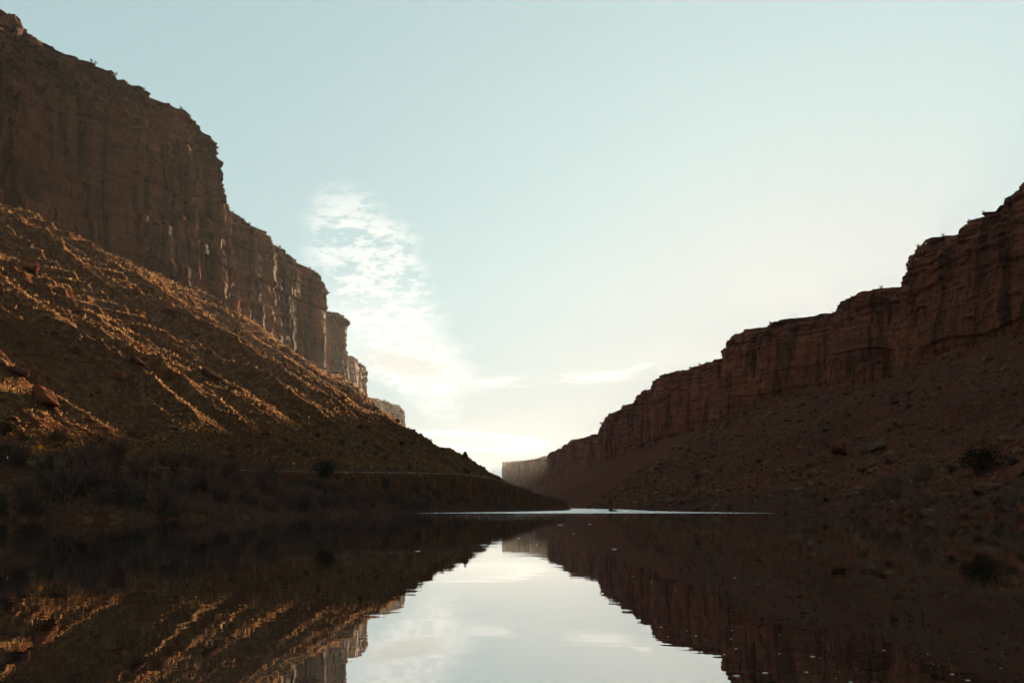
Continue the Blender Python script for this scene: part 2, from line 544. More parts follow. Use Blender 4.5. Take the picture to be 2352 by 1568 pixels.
def right_z(X, Y, fine=True):
    xs, xb, zb = R_shore(Y), R_base(Y), R_basez(Y)
    out = X - xs
    t = out / np.maximum(xb - xs, 1)
    z = np.where(out < 0, out * 0.35, np.minimum(out * 0.7, 1.2 + zb * np.clip(t, 0, 3) ** 1.12))
    z = np.minimum(z, zb + 24 * sstep(t, 1.0, 1.3))
    env = sstep(t, 0.06, 0.3) * (1 - 0.5 * sstep(t, 0.8, 1.0))
    low = sstep(out, 0.5, 9)
    z = z + env * (gully(Y - 0.25 * X, X, 131) * 0.62 - 1.2)
    z = z + low * 3.6 * fbm(X / 22, Y / 24, None, 3, 105) * (0.35 + 0.65 * env)
    if fine:
        z = z + low * (1.8 * fbm(X / 5.0, Y / 5.0, None, 3, 109) + 0.4 * vn(X / 1.3, Y / 1.3, None, 112)) * (0.4 + 0.6 * env)
        band = sstep(vn(X / 45, Y / 60, None, 177), -0.1, 0.4) * (sstep(t, 0.28, 0.36) * (1 - sstep(t, .46, .56)) + 0.4 * sstep(t, .6, .7))
        f = z / 6.5 + 0.5 * vn(X / 50, Y / 50, None, 178)
        fr = f - np.floor(f)
        z = z + band * (sstep(fr, 0.1, 0.5) - fr) * 6.0
    return z


def rows(y0, y1, k, coarse):
    y = [y0]
    while y[-1] < y1:
        y.append(y[-1] * (1 + k))
    return np.concatenate([coarse, np.array(y)])


Yl = rows(150, 2300, .0030, np.linspace(-500, 148, 50))
tl = np.linspace(0, 1, 300)
Xl0, Xl1 = L_shore(Yl) + 14, L_base(Yl) - 26
Xg = Xl0[:, None] + (Xl1 - Xl0)[:, None] * tl[None, :]
Yg = np.repeat(Yl[:, None], len(tl), 1)
me = np_mesh('talus_slope', np.stack([Xg, Yg, left_z(Xg, Yg)], -1).reshape(-1, 3), grid_faces(*Xg.shape, flip=False), True)
tag(link_mesh('talus_slope', me, M_TALUS), kind='structure')

Yr = rows(150, 3800, .0034, np.linspace(-500, 148, 50))
tr = np.linspace(0, 1, 270) ** 1.15
Xr0, Xr1 = R_shore(Yr) - 14, R_base(Yr) + 40
Xg = Xr0[:, None] + (Xr1 - Xr0)[:, None] * tr[None, :]
Yg = np.repeat(Yr[:, None], len(tr), 1)
me = np_mesh('talus_slope', np.stack([Xg, Yg, right_z(Xg, Yg)], -1).reshape(-1, 3), grid_faces(*Xg.shape, flip=True), True)
tag(link_mesh('talus_slope', me, M_TALUS_R), kind='structure')

# river bed / desert floor and the river
bed = np_mesh('ground', [(-7000, -7000, -4), (7000, -7000, -4), (7000, 7000, -4), (-7000, 7000, -4)], np.array([[0, 1, 2, 3]]))
tag(link_mesh('ground', bed, M_TALUS), kind='structure')
riv = np_mesh('river', [(-900, -1500, 0), (900, -1500, 0), (900, 4200, 0), (-900, 4200, 0)], np.array([[0, 1, 2, 3]]))
tag(link_mesh('river', riv, M_WATER), kind='structure')


# ------------------------------------------------------------------ cliffs
RIMS = []


def cliff(name, pts, zbot, zface, zrim, ledge, side, seed, res=.0017, nface=110, batter=5.0, flute=1.0, big=1.0, plateau=((25, 1), (80, 2), (260, 2)),
          sig=5.0, ledge_steps=6, label=None, kind='structure'):
    """pts: plan line of the rim; side -1: the plateau lies towards -X.  zface, zrim, ledge: (y, value) tables or numbers"""
    P = np.array(pts, float)
    cl_ = np.concatenate([[0], np.cumsum(np.hypot(*np.diff(P, axis=0).T))])
    s1 = np.arange(0, cl_[-1], 1.0)
    x1 = gsmooth(np.interp(s1, cl_, P[:, 0]), sig); y1 = gsmooth(np.interp(s1, cl_, P[:, 1]), sig)
    s = [0.0]
    while s[-1] < s1[-1]:
        i = int(s[-1])
        s.append(s[-1] + res * max(320, math.hypot(x1[i], y1[i])))
    s = np.array(s[:-1])
    x = np.interp(s, s1, x1); y = np.interp(s, s1, y1)
    tx = np.interp(s, s1, gsmooth(np.gradient(x1), 4)); ty = np.interp(s, s1, gsmooth(np.gradient(y1), 4))
    ln = np.hypot(tx, ty) + 1e-9
    nx, ny = (ty / ln, -tx / ln) if side < 0 else (-ty / ln, tx / ln)     # outwards, towards the river

    def val(q, y):
        if isinstance(q, (int, float)):
            return np.full_like(y, q)
        q = np.array(q, float)
        return np.interp(y, q[:, 0], q[:, 1])
    zf, zr, lg, big, flute = val(zface, y), val(zrim, y), val(ledge, y), val(big, y), val(flute, y)
    zr = zr + 2.2 * vn(s / 30, s * 0, None, seed + 60) + 1.3 * vn(s / 9, s * 0, None, seed + 61)
    rows_z, rows_in, rows_k, rows_far = [], [], [], []
    for v in np.linspace(0, 1, nface):
        rows_z.append(zbot + (zf - zbot) * v); rows_in.append(batter * v + 0 * s); rows_k.append(1.0); rows_far.append(0)
    nl = ledge_steps * 10
    for v in np.linspace(0, 1, nl + 1)[1:]:
        ph = v * ledge_steps + 0.0
        f = np.floor(ph - 1e-6); fr = ph - f
        wi = (f + sstep(fr, .5, 1.0)) / ledge_steps; wz = (f + sstep(fr, 0, .6)) / ledge_steps
        rows_z.append(zf + (zr - zf) * wz); rows_in.append(batter + lg * wi); rows_k.append(1.0); rows_far.append(0)
    for (far, up) in plateau:
        rows_z.append(zr + up); rows_in.append(batter + lg); rows_k.append(0.3); rows_far.append(far)
    Z = np.array(rows_z); IN = np.array(rows_in); K = np.array(rows_k)[:, None]; FAR = np.array(rows_far, float)[:, None]
    Sg = np.broadcast_to(s[None, :], Z.shape)
    # outward relief of the face
    zz_ = Z - 0.02 * Sg
    wS = Sg + 1.8 * vn(Sg / 25, Z * 0, None, seed + 1) + .5 * vn(Sg / 9, Z / 30, None, seed + 15)
    D = big * (5.5 * vn(wS / 46, Z / 300, None, seed + 2) + 3.0 * vn(wS / 17, Z / 160, None, seed + 3))
    rid = np.abs(vn(wS / 13, Z / 160, None, seed + 4))
    D = D + big * 4.5 * vn(Sg / 95, Z / 400, None, seed + 40) + 2.2 * (sstep(vn(Z / 19 + .25 * vn(Sg / 60, Z * 0, None, seed + 42), Sg / 110, None, seed + 41), .0, .12) - .5)
    cw = wS / 7.5 + .9 * vn(Sg / 30, Z * 0, None, seed + 30)
    cz = np.floor(Z / 38 + 2.2 * vn(np.floor(cw) * .37, Z * 0, None, seed + 31))
    colq = vn(np.floor(cw) * 1.71 + .3, cz * 1.3 + .4, None, seed + 32)
    D = D + flute * (2.3 * colq + 1.0 * rid - 3.8 * np.exp(-(vn(wS / 14, Z / 150, None, seed + 5) / .085) ** 2))
    blk = vn(np.floor(wS / 5.5 + .6 * vn(Sg / 9, Z / 12, None, seed + 6)), np.floor(Z / 9.0 + .8 * vn(Sg / 14, Z / 20, None, seed + 7)) * 1.37, None, seed + 8)
    D = D + 1.3 * flute * blk
    st = vn(zz_ / 4.2, Sg / 160, None, seed + 9) + .6 * vn(zz_ / 1.7, Sg / 60, None, seed + 10)
    D = D + 0.75 * st + 0.45 * fbm(Sg / 5, Z / 4, None, 3, seed + 11)
    up = np.clip((Z - (zf - 14)[None, :]) / 14, 0, 1)
    D = D + up * 1.7 * (vn(zz_ / 2.6, Sg / 28, None, seed + 12)) + up * 2.4 * fbm(Sg / 9, Z / 5, None, 3, seed + 13)
    Z = Z + (K < 1) * 0 + 0.7 * K * up * fbm(Sg / 6, Z / 6, None, 2, seed + 14)
    off = K * D - IN
    X = x[None, :] + nx[None, :] * off + side * FAR
    Y = y[None, :] + ny[None, :] * off
    V = np.stack([X, Y, Z], -1)
    me = np_mesh(name, V.reshape(-1, 3), grid_faces(*Z.shape, flip=(side < 0)), False)
    o = link_mesh(name, me, M_CLIFF if side < 0 else M_CLIFF_R)
    tag(o, label=label, kind=kind)
    RIMS.append((name, V[nface + nl - 14: nface + nl + 1].reshape(-1, 3)))
    return o


# left wall, from beyond the left edge of view to its sharp nose
cliff('cliff', [(-560, -400), (-441, 0), (-355, 250), (-310, 380), (-279, 470), (-255, 540), (-234, 600), (-213, 655), (-198, 690), (-199, 704), (-207, 716), (-204, 738), (-190, 790),
                (-176, 845), (-164, 886), (-162, 898), (-172, 908), (-215, 920), (-260, 930)],
      95, [(0, 205), (489, 212), (545, 228), (600, 238), (675, 235), (690, 227), (712, 217), (890, 195)], [(0, 264), (489, 270), (560, 275), (640, 275), (670, 268), (690, 259), (706, 254), (722, 230), (800, 220), (890, 208)],
      [(0, 36), (560, 31), (640, 25), (672, 14), (690, 6), (720, 8), (1000, 7)], -1, 200, res=.0016, nface=130, big=[(0, .65), (610, .6), (670, .9), (720, .7), (1000, .7)], flute=[(0, .9), (610, .9), (660, 1.35), (705, 1.2), (720, .85)],
      plateau=((20, 9), (60, 27), (90, 32), (260, 34)), label='tall dark red sandstone wall rising left of the river')
# pinnacle, stepped wall and far butte beyond the nose
cliff('cliff', [(-300, 1060), (-240, 1120), (-216, 1168), (-202, 1186), (-200, 1196), (-208, 1206), (-250, 1214)], 100, 222, 231, 3, -1, 300, nface=90, plateau=((10, 1), (60, 0)), sig=3)
cliff('cliff', [(-330, 1280), (-262, 1340), (-238, 1400), (-234, 1415), (-238, 1440), (-236, 1555), (-230, 1575), (-229, 1596), (-240, 1612), (-330, 1650)], 100, 222, 230, 5, -1, 320, nface=90, plateau=((20, 1), (120, 2)), sig=4)
cliff('cliff', [(-420, 1860), (-330, 1960), (-290, 2040), (-270, 2110), (-252, 2180), (-236, 2240), (-240, 2262), (-262, 2285), (-380, 2350)], 100, 218, 231, 12, -1, 340, nface=80, plateau=((30, 1), (200, 2)), sig=5, label='hazy far butte behind the left talus')
# the rounded butte on the mesa above the left wall
cliff('butte', [(-520, 600), (-400, 640), (-362, 672), (-341, 690), (-328, 702), (-324, 716), (-340, 735), (-420, 770)], 262, [(600, 334), (702, 326), (720, 322)], [(600, 360), (680, 357), (697, 350), (706, 340), (720, 330)], [(600, 20), (700, 14), (720, 8)], -1, 360, nface=70,
      plateau=((20, 3), (90, 4)), sig=5, label='rounded sandstone butte standing on the mesa at upper left')
# right wall in three buttresses, and the far end of the canyon
cliff('cliff', [(480, -400), (425, 0), (385, 300), (352, 500), (330, 600), (322, 640), (317, 700), (312, 755), (306, 782), (308, 794), (335, 801), (400, 810)],
      72, [(0, 184), (627, 186), (740, 180), (790, 172)], [(0, 212), (600, 214), (650, 211), (700, 206), (760, 203), (790, 197)], [(0, 16), (700, 12), (790, 7)], 1, 400, nface=120,
      label='tall shaded sandstone buttress at the right')
cliff('cliff', [(400, 840), (352, 852), (337, 868), (322, 890), (304, 930), (302, 948), (309, 980), (311, 1005), (285, 1045), (252, 1095), (242, 1130), (241, 1172), (247, 1186), (300, 1200)],
      70, [(868, 186), (1000, 184), (1100, 178), (1180, 176)], [(868, 199), (930, 201), (960, 201), (1180, 200)], 10, 1, 430, nface=90)
cliff('cliff', [(330, 1225), (280, 1290), (266, 1318), (252, 1380), (228, 1470), (214, 1516), (214, 1580), (215, 1600), (222, 1640), (206, 1720), (202, 1750), (212, 1800), (214, 1900), (209, 1940), (220, 1975), (197, 2080), (193, 2120), (195, 2220),
                (200, 2260), (222, 2580), (219, 2640), (196, 2800), (160, 2960), (155, 2985), (172, 3020), (142, 3500), (126, 3640), (150, 3700), (330, 3800)],
      60, [(1316, 180), (2200, 180), (2600, 182), (3600, 184)], 200, 9, 1, 460, nface=80, sig=7, res=.0020)
cliff('mesa', [(700, 4300), (260, 4560), (120, 4700), (20, 4880), (-52, 4990), (-60, 5030), (-20, 5090), (300, 5300)], -2, 228, [(4300, 252), (4700, 240), (4990, 206)], 30, 1, 500, nface=60, sig=14, plateau=((60, 2), (400, 2)),
      label='pale hazy mesa closing the far end of the canyon')

# ------------------------------------------------------------------ road
n = len(ROADC)
tan = np.gradient(ROADC[:, :2], axis=0); tan /= np.linalg.norm(tan, axis=1)[:, None]
nor = np.stack([-tan[:, 1], tan[:, 0]], 1)
lanes = [(-4.6, -.35), (-3.9, .12), (-3.4, .14), (0, .18), (3.4, .14), (3.9, .12), (4.6, -.35)]
V = np.array([[*(ROADC[i, :2] + nor[i] * a), ROADC[i, 2] + h] for i in range(n) for a, h in lanes])
me = np_mesh('road', V, grid_faces(n, len(lanes), True), True)
M_ROAD = mat_plain('pale_gravel_road', (.14, .090, .058), (.19, .125, .082), .5)
tag(link_mesh('road', me, M_ROAD), kind='structure')

# ------------------------------------------------------------------ haze
HAZE = 0.000011
hz = np_mesh('haze', [(sx * 6500, y, z) for z in (-5.0, 420.0) for sx, y in ((-1, -3000), (1, -3000), (1, 6500), (-1, 6500))],
             np.array([[0, 3, 2, 1], [4, 5, 6, 7], [0, 1, 5, 4], [1, 2, 6, 5], [2, 3, 7, 6], [3, 0, 4, 7]]))
hm = bpy.data.materials.new('haze_air')
hm.use_nodes = True
hm.node_tree.nodes.clear()
ho = hm.node_tree.nodes.new('ShaderNodeOutputMaterial')
hv = hm.node_tree.nodes.new('ShaderNodeVolumePrincipled')
hv.inputs['Color'].default_value = (.90, .925, .98, 1)
hv.inputs['Density'].default_value = HAZE
hv.inputs['Anisotropy'].default_value = .6
hm.node_tree.links.new(hv.outputs[0], ho.inputs['Volume'])
tag(link_mesh('haze', hz, hm), kind='stuff')

# ------------------------------------------------------------------ where things stand
F35 = 2352 * 35 / 36.0


def hit(u, v, zfun, y0=60.0, y1=1500.0):
    """the spot on a slope that a sight line from the river meets (u, v: position on a 2352 x 1568 print)"""
    Y = np.arange(y0, y1, .25)
    X = (u - 1176) / F35 * Y
    Zr = CAM_H + (1164 - v) / F35 * Y
    Zt = zfun(X, Y)
    k = np.nonzero(Zt >= Zr)[0]
    if len(k) == 0:
        return None
    i = k[0]
    return float(X[i]), float(Y[i]), float(Zt[i])


def zl1(x, y):
    return float(left_z(np.array([x], float), np.array([y], float))[0])


def zr1(x, y):
    return float(right_z(np.array([x], float), np.array([y], float))[0])


# ------------------------------------------------------------------ rocks
def ico(sub):
    import bmesh
    bm = bmesh.new()
    bmesh.ops.create_icosphere(bm, subdivisions=sub, radius=1.0)
    v = np.array([q.co[:] for q in bm.verts]); f = np.array([[w.index for w in q.verts] for q in bm.faces])
    bm.free()
    return v, f


def rock_verts(v, seed, flat=.8):
    """a stone with broken flat faces: planes chopped off a ball, then a little roughness"""
    g = np.random.default_rng(seed)
    w = v * 1.3
    for i in range(10):
        n_ = g.normal(size=3)
        if i < 4:
            n_[np.abs(n_).argmax()] *= 3.0
        n_ /= np.linalg.norm(n_)
        d_ = g.uniform(.52, .92)
        w = w - np.maximum(w @ n_ - d_, 0)[:, None] * n_[None, :]
    w = w * np.array([1.15, .95, flat])
    return w + .05 * np.stack([vn(w[:, 0] * 3 + i * 9, w[:, 1] * 3, w[:, 2] * 3, seed + i) for i in range(3)], 1)


M_ROCKS = [mat_plain('boulder_red', (.090, .030, .015), (.13, .050, .027), 1.2, bumpd=.12),
           mat_plain('boulder_tan', (.066, .031, .018), (.105, .052, .031), 1.4, bumpd=.12),
           mat_plain('boulder_dark', (.040, .020, .014), (.066, .031, .021), 1.2, bumpd=.12)]
v2, f2 = ico(3)
ROCKS = {}
for ci in range(3):
    for k in range(4):
        me = np_mesh('boulder', rock_verts(v2, 40 + k, (.78, .9, .68, 1.0)[k]), f2, False)
        me.materials.append(M_ROCKS[ci])
        ROCKS[ci, k] = me


def boulder(x, y, z, size, colour, shape, label, group=None, rot=None, scale=(1, 1, 1), cat='boulder', name='boulder'):
    o = bpy.data.objects.new(name, ROCKS[colour, shape])
    COL.objects.link(o)
    o.location = (x, y, z + size * .18)
    o.scale = (size * scale[0] / 2, size * scale[1] / 2, size * scale[2] / 2)
    o.rotation_euler = rot or (rnd.uniform(-.4, .4), rnd.uniform(-.4, .4), rnd.uniform(0, 6.28))
    return tag(o, label, cat, group)


# boulders one can single out: print position, width in print dots, colour, shape, label
for (u, v, wpx, ci, sh, sc, rot, lab) in [
    (176, 812, 20, 1, 1, (1, 1, 1.3), None, 'pale upright boulder catching the sun at the foot of a lit rib, lower left'),
    (356, 566, 15, 1, 3, (.8, .8, 2.2), (0, .1, .4), 'tall pale sunlit block under the left cliff, highest of three along its foot'),
    (397, 592, 11, 1, 3, (.7, .7, 2.4), (0, .1, 1), 'thin sunlit block under the left cliff, middle of three along its foot'),
    (417, 608, 13, 1, 3, (.8, .8, 2.2), (0, -.1, 2), 'upright sunlit block under the left cliff, lowest of three along its foot'),
    (158, 522, 13, 1, 3, (.8, .8, 1.9), (0, .1, .4), 'small sunlit block high on the left talus, left one of a pair'),
    (184, 532, 12, 1, 1, (.8, .8, 1.8), (0, .1, 1.4), 'small sunlit block high on the left talus, right one of a pair'),
    (304, 676, 24, 0, 1, (1, 1, 1), None, 'round dark red boulder alone on a shaded hollow of the left talus'),
    (382, 716, 46, 0, 2, (1, 1, 1.25), (.1, .1, 1.2), 'large blocky red outcrop boulder with one sunlit face on the left talus'),
    (532, 712, 48, 0, 1, (1, 1, 1.1), (0, .2, .4), 'broad red rock block at the foot of the left cliff'),
    (100, 926, 66, 0, 0, (1.1, .9, .9), (0, .25, .2), 'big flat red boulder low on the left talus near the frame edge'),
    (34, 858, 36, 2, 2, (1.2, 1, .8), (0, .3, .2), 'dark leaning slab at the left frame edge on the talus'),
    (482, 868, 38, 2, 0, (1.3, .9, .7), (0, .25, .3), 'long dark slab lying among the sunlit lower ribs'),
    (316, 672 + 165, 34, 2, 0, (1.3, .8, .6), (0, .35, .3), 'narrow black slab in a gully of the left talus'),
    (712, 770, 18, 0, 3, (.8, .8, 1.6), (0, 0, 1), 'small red stump of rock at the cliff foot right of the sunlit pillars'),
]:
    q = hit(u, v, left_z)
    if q:
        boulder(q[0], q[1], q[2], wpx / F35 * q[1], ci, sh, lab, 'boulders on the left talus', rot, sc)
for (u, v, wpx, ci, sh, sc, rot, lab) in [
    (2262, 1134, 56, 1, 0, (1.15, .8, .85), (0, -.5, .1), 'large pale pink boulder tilted above the right waterline'),
    (2330, 1096, 56, 0, 2, (1.4, .8, .8), (0, -.6, .1), 'dark red slab leaning uphill behind the large pale boulder'),
    (2004, 1034, 40, 1, 2, (1.2, 1, .9), (0, -.3, .3), 'broad tan ledge block in the middle of the right slope foot'),
    (1930, 1040, 40, 0, 1, (1.2, 1, .8), None, 'brown boulder left of the broad tan ledge block'),
    (2050, 1062, 30, 1, 0, (1.2, 1, .85), (0, -.2, 0), 'flat tan slab just below the broad tan ledge block'),
    (1990, 1075, 34, 1, 2, (1.2, 1, .7), None, 'small tan block under the ledge above the right thicket'),
    (1505, 1164, 22, 1, 0, (1.4, .8, .6), (0, .1, 0), 'small pinkish slab on the far right shore'),
    (1905, 880, 18, 1, 1, (1, 1, 1), None, 'lone light boulder high on the shaded right slope'),
    (1945, 905, 22, 0, 3, (.9, .9, 1.3), None, 'reddish upright boulder high on the right slope beside the light one'),
    (2090, 905, 20, 0, 1, (1, 1, 1), None, 'rounded reddish boulder on the right slope under the middle buttress'),
]:
    q = hit(u, v, right_z)
    if q:
        boulder(q[0], q[1], q[2], wpx / F35 * q[1], ci, sh, lab, 'boulders on the right slope', rot, sc)
# standing rock and its neighbours on the crest of the left spur
for (u, v, h_, w_, lab) in [(1066, 1046, 26, 11, 'upright thumb of rock standing on the crest of the left spur'),
                            (1022, 1034, 8, 13, 'low rock knob on the spur crest left of the standing thumb'),
                            (1044, 1040, 6, 8, 'small stone between the rock knob and the standing thumb')]:
    yc = 900.0
    xs_ = (u - 1176) / F35 * yc
    boulder(xs_, yc, zl1(xs_, yc) - .5, w_ / F35 * yc * 1.2, 2, 3, lab, 'rocks on the crest of the left spur', (0, .1, .5), (1, 1, 1.15 * h_ / w_), 'rock', 'standing_rock')
# stones along the right waterline
for i in range(46):
    y = rnd.uniform(150, 300) if i > 8 else rnd.uniform(165, 200)
    x = float(R_shore(np.array(y))) + rnd.uniform(-1.2, 3.5)
    boulder(x, y, max(zr1(x, y), -.1), rnd.uniform(.5, 2.4), rnd.choice((0, 1, 1, 2)), rnd.randrange(4), '%s weathered stone at the right waterline %s' % (rnd.choice(('flat', 'rounded', 'broken')), 'near the frame edge' if y < 190 else 'below the big juniper' if y < 240 else 'below the thicket'), 'stones along the right waterline', cat='stone', name='shore_stone')
for i, (u, dxx) in enumerate([(1404, 0), (1411, 1.6), (1418, 2.9)]):
    y = 455.0
    boulder((u - 1176) / F35 * y, y, -.15, (2.6, 1.5, 1.0)[i], 2, i, ('dark rock breaking the bright strip of far water', 'smaller dark rock right of the one in the bright far water', 'smallest of three dark rocks in the bright far water')[i], 'rocks in the far river', cat='rock', name='river_rock')


def spots(n, side, y0, y1, t0, t1, seed):
    """random places on a slope, evenly spread as seen from the river"""
    g = np.random.default_rng(seed)
    Y = y0 * (y1 / y0) ** g.random(n)
    t = g.uniform(t0, t1, n)
    if side == 'left':
        xs, xb = L_toe(Y), L_base(Y)
    else:
        xs, xb = R_shore(Y), R_base(Y)
    X = xs + (xb - xs) * t
    u = 1176 + X / Y * F35
    k = (u > -40) & (u < 2392)
    X, Y = X[k], Y[k]
    Z = left_z(X, Y) if side == 'left' else right_z(X, Y)
    if side == 'left':
        d, _ = road_dist(X, Y)
        k = d > 6
        X, Y, Z = X[k], Y[k], Z[k]
    return X, Y, Z


def place(side, x, y, z):
    u = 1176 + x / y * F35
    h_ = 'low' if z < 45 else 'midway up' if z < 90 else 'high'
    if side == 'left':
        return '%s on the left talus %s' % (h_, 'near the frame edge' if u < 260 else 'below the plain dark cliff' if u < 480 else 'below the sunlit pillars' if u < 780 else 'towards the spur crest')
    return '%s on the right slope %s' % (h_, 'below the near buttress' if u > 2090 else 'below the middle buttress' if u > 1640 else 'below the far stepped wall')


# single boulders scattered over the slopes
for side, lab, seed in (('left', 'rough sandstone boulder lying on the left talus', 501), ('right', 'rough sandstone boulder lying on the shaded right slope', 502)):
    X, Y, Z = spots(150, side, 190, 800, .03, .97, seed)
    for x, y, z in zip(X, Y, Z):
        sz = min(4.5, .9 * rnd.paretovariate(2.2)) * (1 + y / 900)
        ci = rnd.choice((0, 0, 1, 2))
        boulder(x, y, z, sz, ci, rnd.randrange(4), '%s %s boulder %s' % ('big' if sz > 2.6 else 'small', ('red', 'tan', 'dark')[ci], place(side, x, y, z)), 'boulders scattered over the %s slope' % side)

# ------------------------------------------------------------------ small stones and tufts nobody could count
vi, fi = ico(1)


def scatter_mesh(name, X, Y, Z, size, base_v, base_f, flat, seed, mat, jit=.3):
    g = np.random.default_rng(seed)
    n_ = len(X)
    a = g.uniform(0, 6.283, n_)
    B_ = base_v[None] * (1 + jit * g.normal(size=(n_, len(base_v), 1)))
    B_ = B_ * size[:, None, None] * np.stack([g.uniform(.8, 1.3, n_), g.uniform(.7, 1.1, n_), g.uniform(.6, 1.1, n_) * flat], 1)[:, None, :]
    c, s = np.cos(a)[:, None], np.sin(a)[:, None]
    V_ = np.stack([B_[..., 0] * c - B_[..., 1] * s + X[:, None], B_[..., 0] * s + B_[..., 1] * c + Y[:, None], B_[..., 2] + Z[:, None]], -1)
    Fc = (base_f[None] + (np.arange(n_) * len(base_v))[:, None, None]).reshape(-1, base_f.shape[1])
    me = np_mesh(name, V_.reshape(-1, 3), Fc, False)
    return tag(link_mesh(name, me, mat), kind='stuff')


def tuft_shape():
    v, f = [], []
    for k in range(7):
        a = k * 2.4
        r = .55 + .3 * (k % 3) / 2
        h = .9 + .35 * ((k * 5) % 3)
        c, s = math.cos(a), math.sin(a)
        i = len(v)
        v += [(-.28 * s, .28 * c, -.1), (.28 * s, -.28 * c, -.1), (r * c, r * s, h)]
        f.append((i, i + 1, i + 2))
    return np.array(v), np.array(f)


tv, tf = tuft_shape()
M_TUFT = mat_grass('dry_grass', (.33, .188, .086), (.17, .094, .046), .5)
M_TUFT_R = mat_plant('dull_brush', (.085, .042, .026), (.050, .027, .019))
M_SCREE = mat_plain('scree_stone', (.085, .031, .016), (.15, .076, .042), .12)
for side, nr, nt, seed in (('left', 17000, 62000, 601), ('right', 21000, 13000, 602)):
    g = np.random.default_rng(seed)
    X, Y, Z = spots(nr, side, 170, 1300, .0, 1.0, seed)
    sz = np.minimum((.22 if side == 'left' else .27) * (1 + g.pareto(2.2, len(X))), 1.8) * (.6 + Y / 600)
    scatter_mesh('scree', X, Y, Z, sz, vi, fi, .75, seed, M_SCREE)
    X, Y, Z = spots(nt, side, 170, 1300, .0, 1.0, seed + 10)
    sz = g.uniform(.20, .66, len(X)) * (.6 + Y / 600)
    scatter_mesh('dry_grass', X, Y, Z, sz, tv, tf, .9, seed + 1, M_TUFT if side == 'left' else M_TUFT_R, .2)

# ------------------------------------------------------------------ plants
M_BARK = mat_plant('bark', (.055, .036, .026), (.085, .058, .042))
M_TWIG = mat_plant('bare_twigs', (.088, .044, .033), (.150, .078, .057))
M_TWIG_G = mat_plant('grey_green_twigs', (.065, .047, .029), (.100, .072, .045))
M_LEAF = mat_plant('dusty_leaves', (.045, .036, .018), (.085, .060, .030))
M_JUN = mat_plant('juniper_leaves', (.017, .018, .011), (.032, .030, .017))


def tube(V_, F_, p, q, r0, r1, k=4):
    p, q = Vector(p), Vector(q)
    d = (q - p).normalized()
    a = d.orthogonal().normalized(); b = d.cross(a)
    i = len(V_)
    for (c, r) in ((p, r0), (q, r1)):
        for j in range(k):
            t = 6.2832 * j / k
            V_.append(tuple(c + (a * math.cos(t) + b * math.sin(t)) * r))
    for j in range(k):
        F_.append((i + j, i + (j + 1) % k, i + k + (j + 1) % k, i + k + j))


def mesh_py(name, V_, F_, mat):
    me = bpy.data.meshes.new(name)
    me.from_pydata(V_, [], F_)
    me.materials.append(mat)
    return me


def bare_shrub(seed, h, w, stems, twigs, mat):
    """leafless river brush: stems fan out of the ground, fine twigs stand up from them"""
    g = random.Random(seed)
    sv, sf, tv_, tf_ = [], [], [], []
    pts = []
    for _ in range(stems):
        a = g.uniform(0, 6.28); b0 = Vector((g.uniform(-.25, .25) * w, g.uniform(-.25, .25) * w, -.3))
        lean = g.uniform(.1, .5) * w
        hh = h * g.uniform(.55, .95)
        p = b0; r = .07
        for s_ in range(1, 4):
            t = s_ / 3
            q = b0 + Vector((math.cos(a) * lean * t ** 1.3 + g.uniform(-.2, .2), math.sin(a) * lean * t ** 1.3 + g.uniform(-.2, .2), hh * t))
            tube(sv, sf, p, q, r, r * .65, 3)
            pts += [(p.lerp(q, e), Vector((math.cos(a), math.sin(a), 0))) for e in (.3, .65, 1)]
            p = q; r *= .65
    for _ in range(twigs):
        p, d = g.choice(pts)
        L = g.uniform(.35, 1.0) * h * .26
        q = p + Vector((d.x * .4 + g.uniform(-.7, .7), d.y * .4 + g.uniform(-.7, .7), g.uniform(.25, 1.2))).normalized() * L
        n_ = (q - p).orthogonal().normalized(); n_.rotate(Matrix.Rotation(g.uniform(0, 6.28), 3, (q - p).normalized()))
        e = n_ * g.uniform(.028, .06)
        i = len(tv_)
        tv_ += [tuple(p - e), tuple(p + e), tuple(q)]
        tf_.append((i, i + 1, i + 2))
    return mesh_py('branches', sv, sf, M_BARK), mesh_py('twigs', tv_, tf_, mat)


def leafy(seed, h, w, leaves, lobes, mat, ls=.16):
    """a low dense bush or round tree: stems below, many small leaf sprays through its lumpy volume"""
    g = random.Random(seed)
    sv, sf, lv, lf = [], [], [], []
    cs = [(Vector((g.uniform(-.34, .34) * w, g.uniform(-.34, .34) * w, h * g.uniform(.32, .8))), g.uniform(.17, .30) * w) for _ in range(lobes)]
    for c, r in cs:
        tube(sv, sf, (c.x * .15, c.y * .15, -.25), c * .55, .035 * h, .02 * h, 4)
        tube(sv, sf, c * .55, c, .02 * h, .008 * h, 3)
    for _ in range(leaves):
        c, r = g.choice(cs)
        d = Vector((g.gauss(0, 1), g.gauss(0, 1), g.gauss(0, .8))).normalized() * r * g.uniform(.45, 1.15) ** .6
        p = c + d
        if p.z < .02 * h:
            continue
        a = Vector((g.gauss(0, 1), g.gauss(0, 1), g.gauss(.3, 1))).normalized() * ls * g.uniform(.6, 1.5)
        b = a.orthogonal().normalized() * ls * g.uniform(.25, .5)
        i = len(lv)
        lv += [tuple(p - b), tuple(p + b), tuple(p + a)]
        lf.append((i, i + 1, i + 2))
    return mesh_py('stems', sv, sf, M_BARK), mesh_py('leaves', lv, lf, mat)


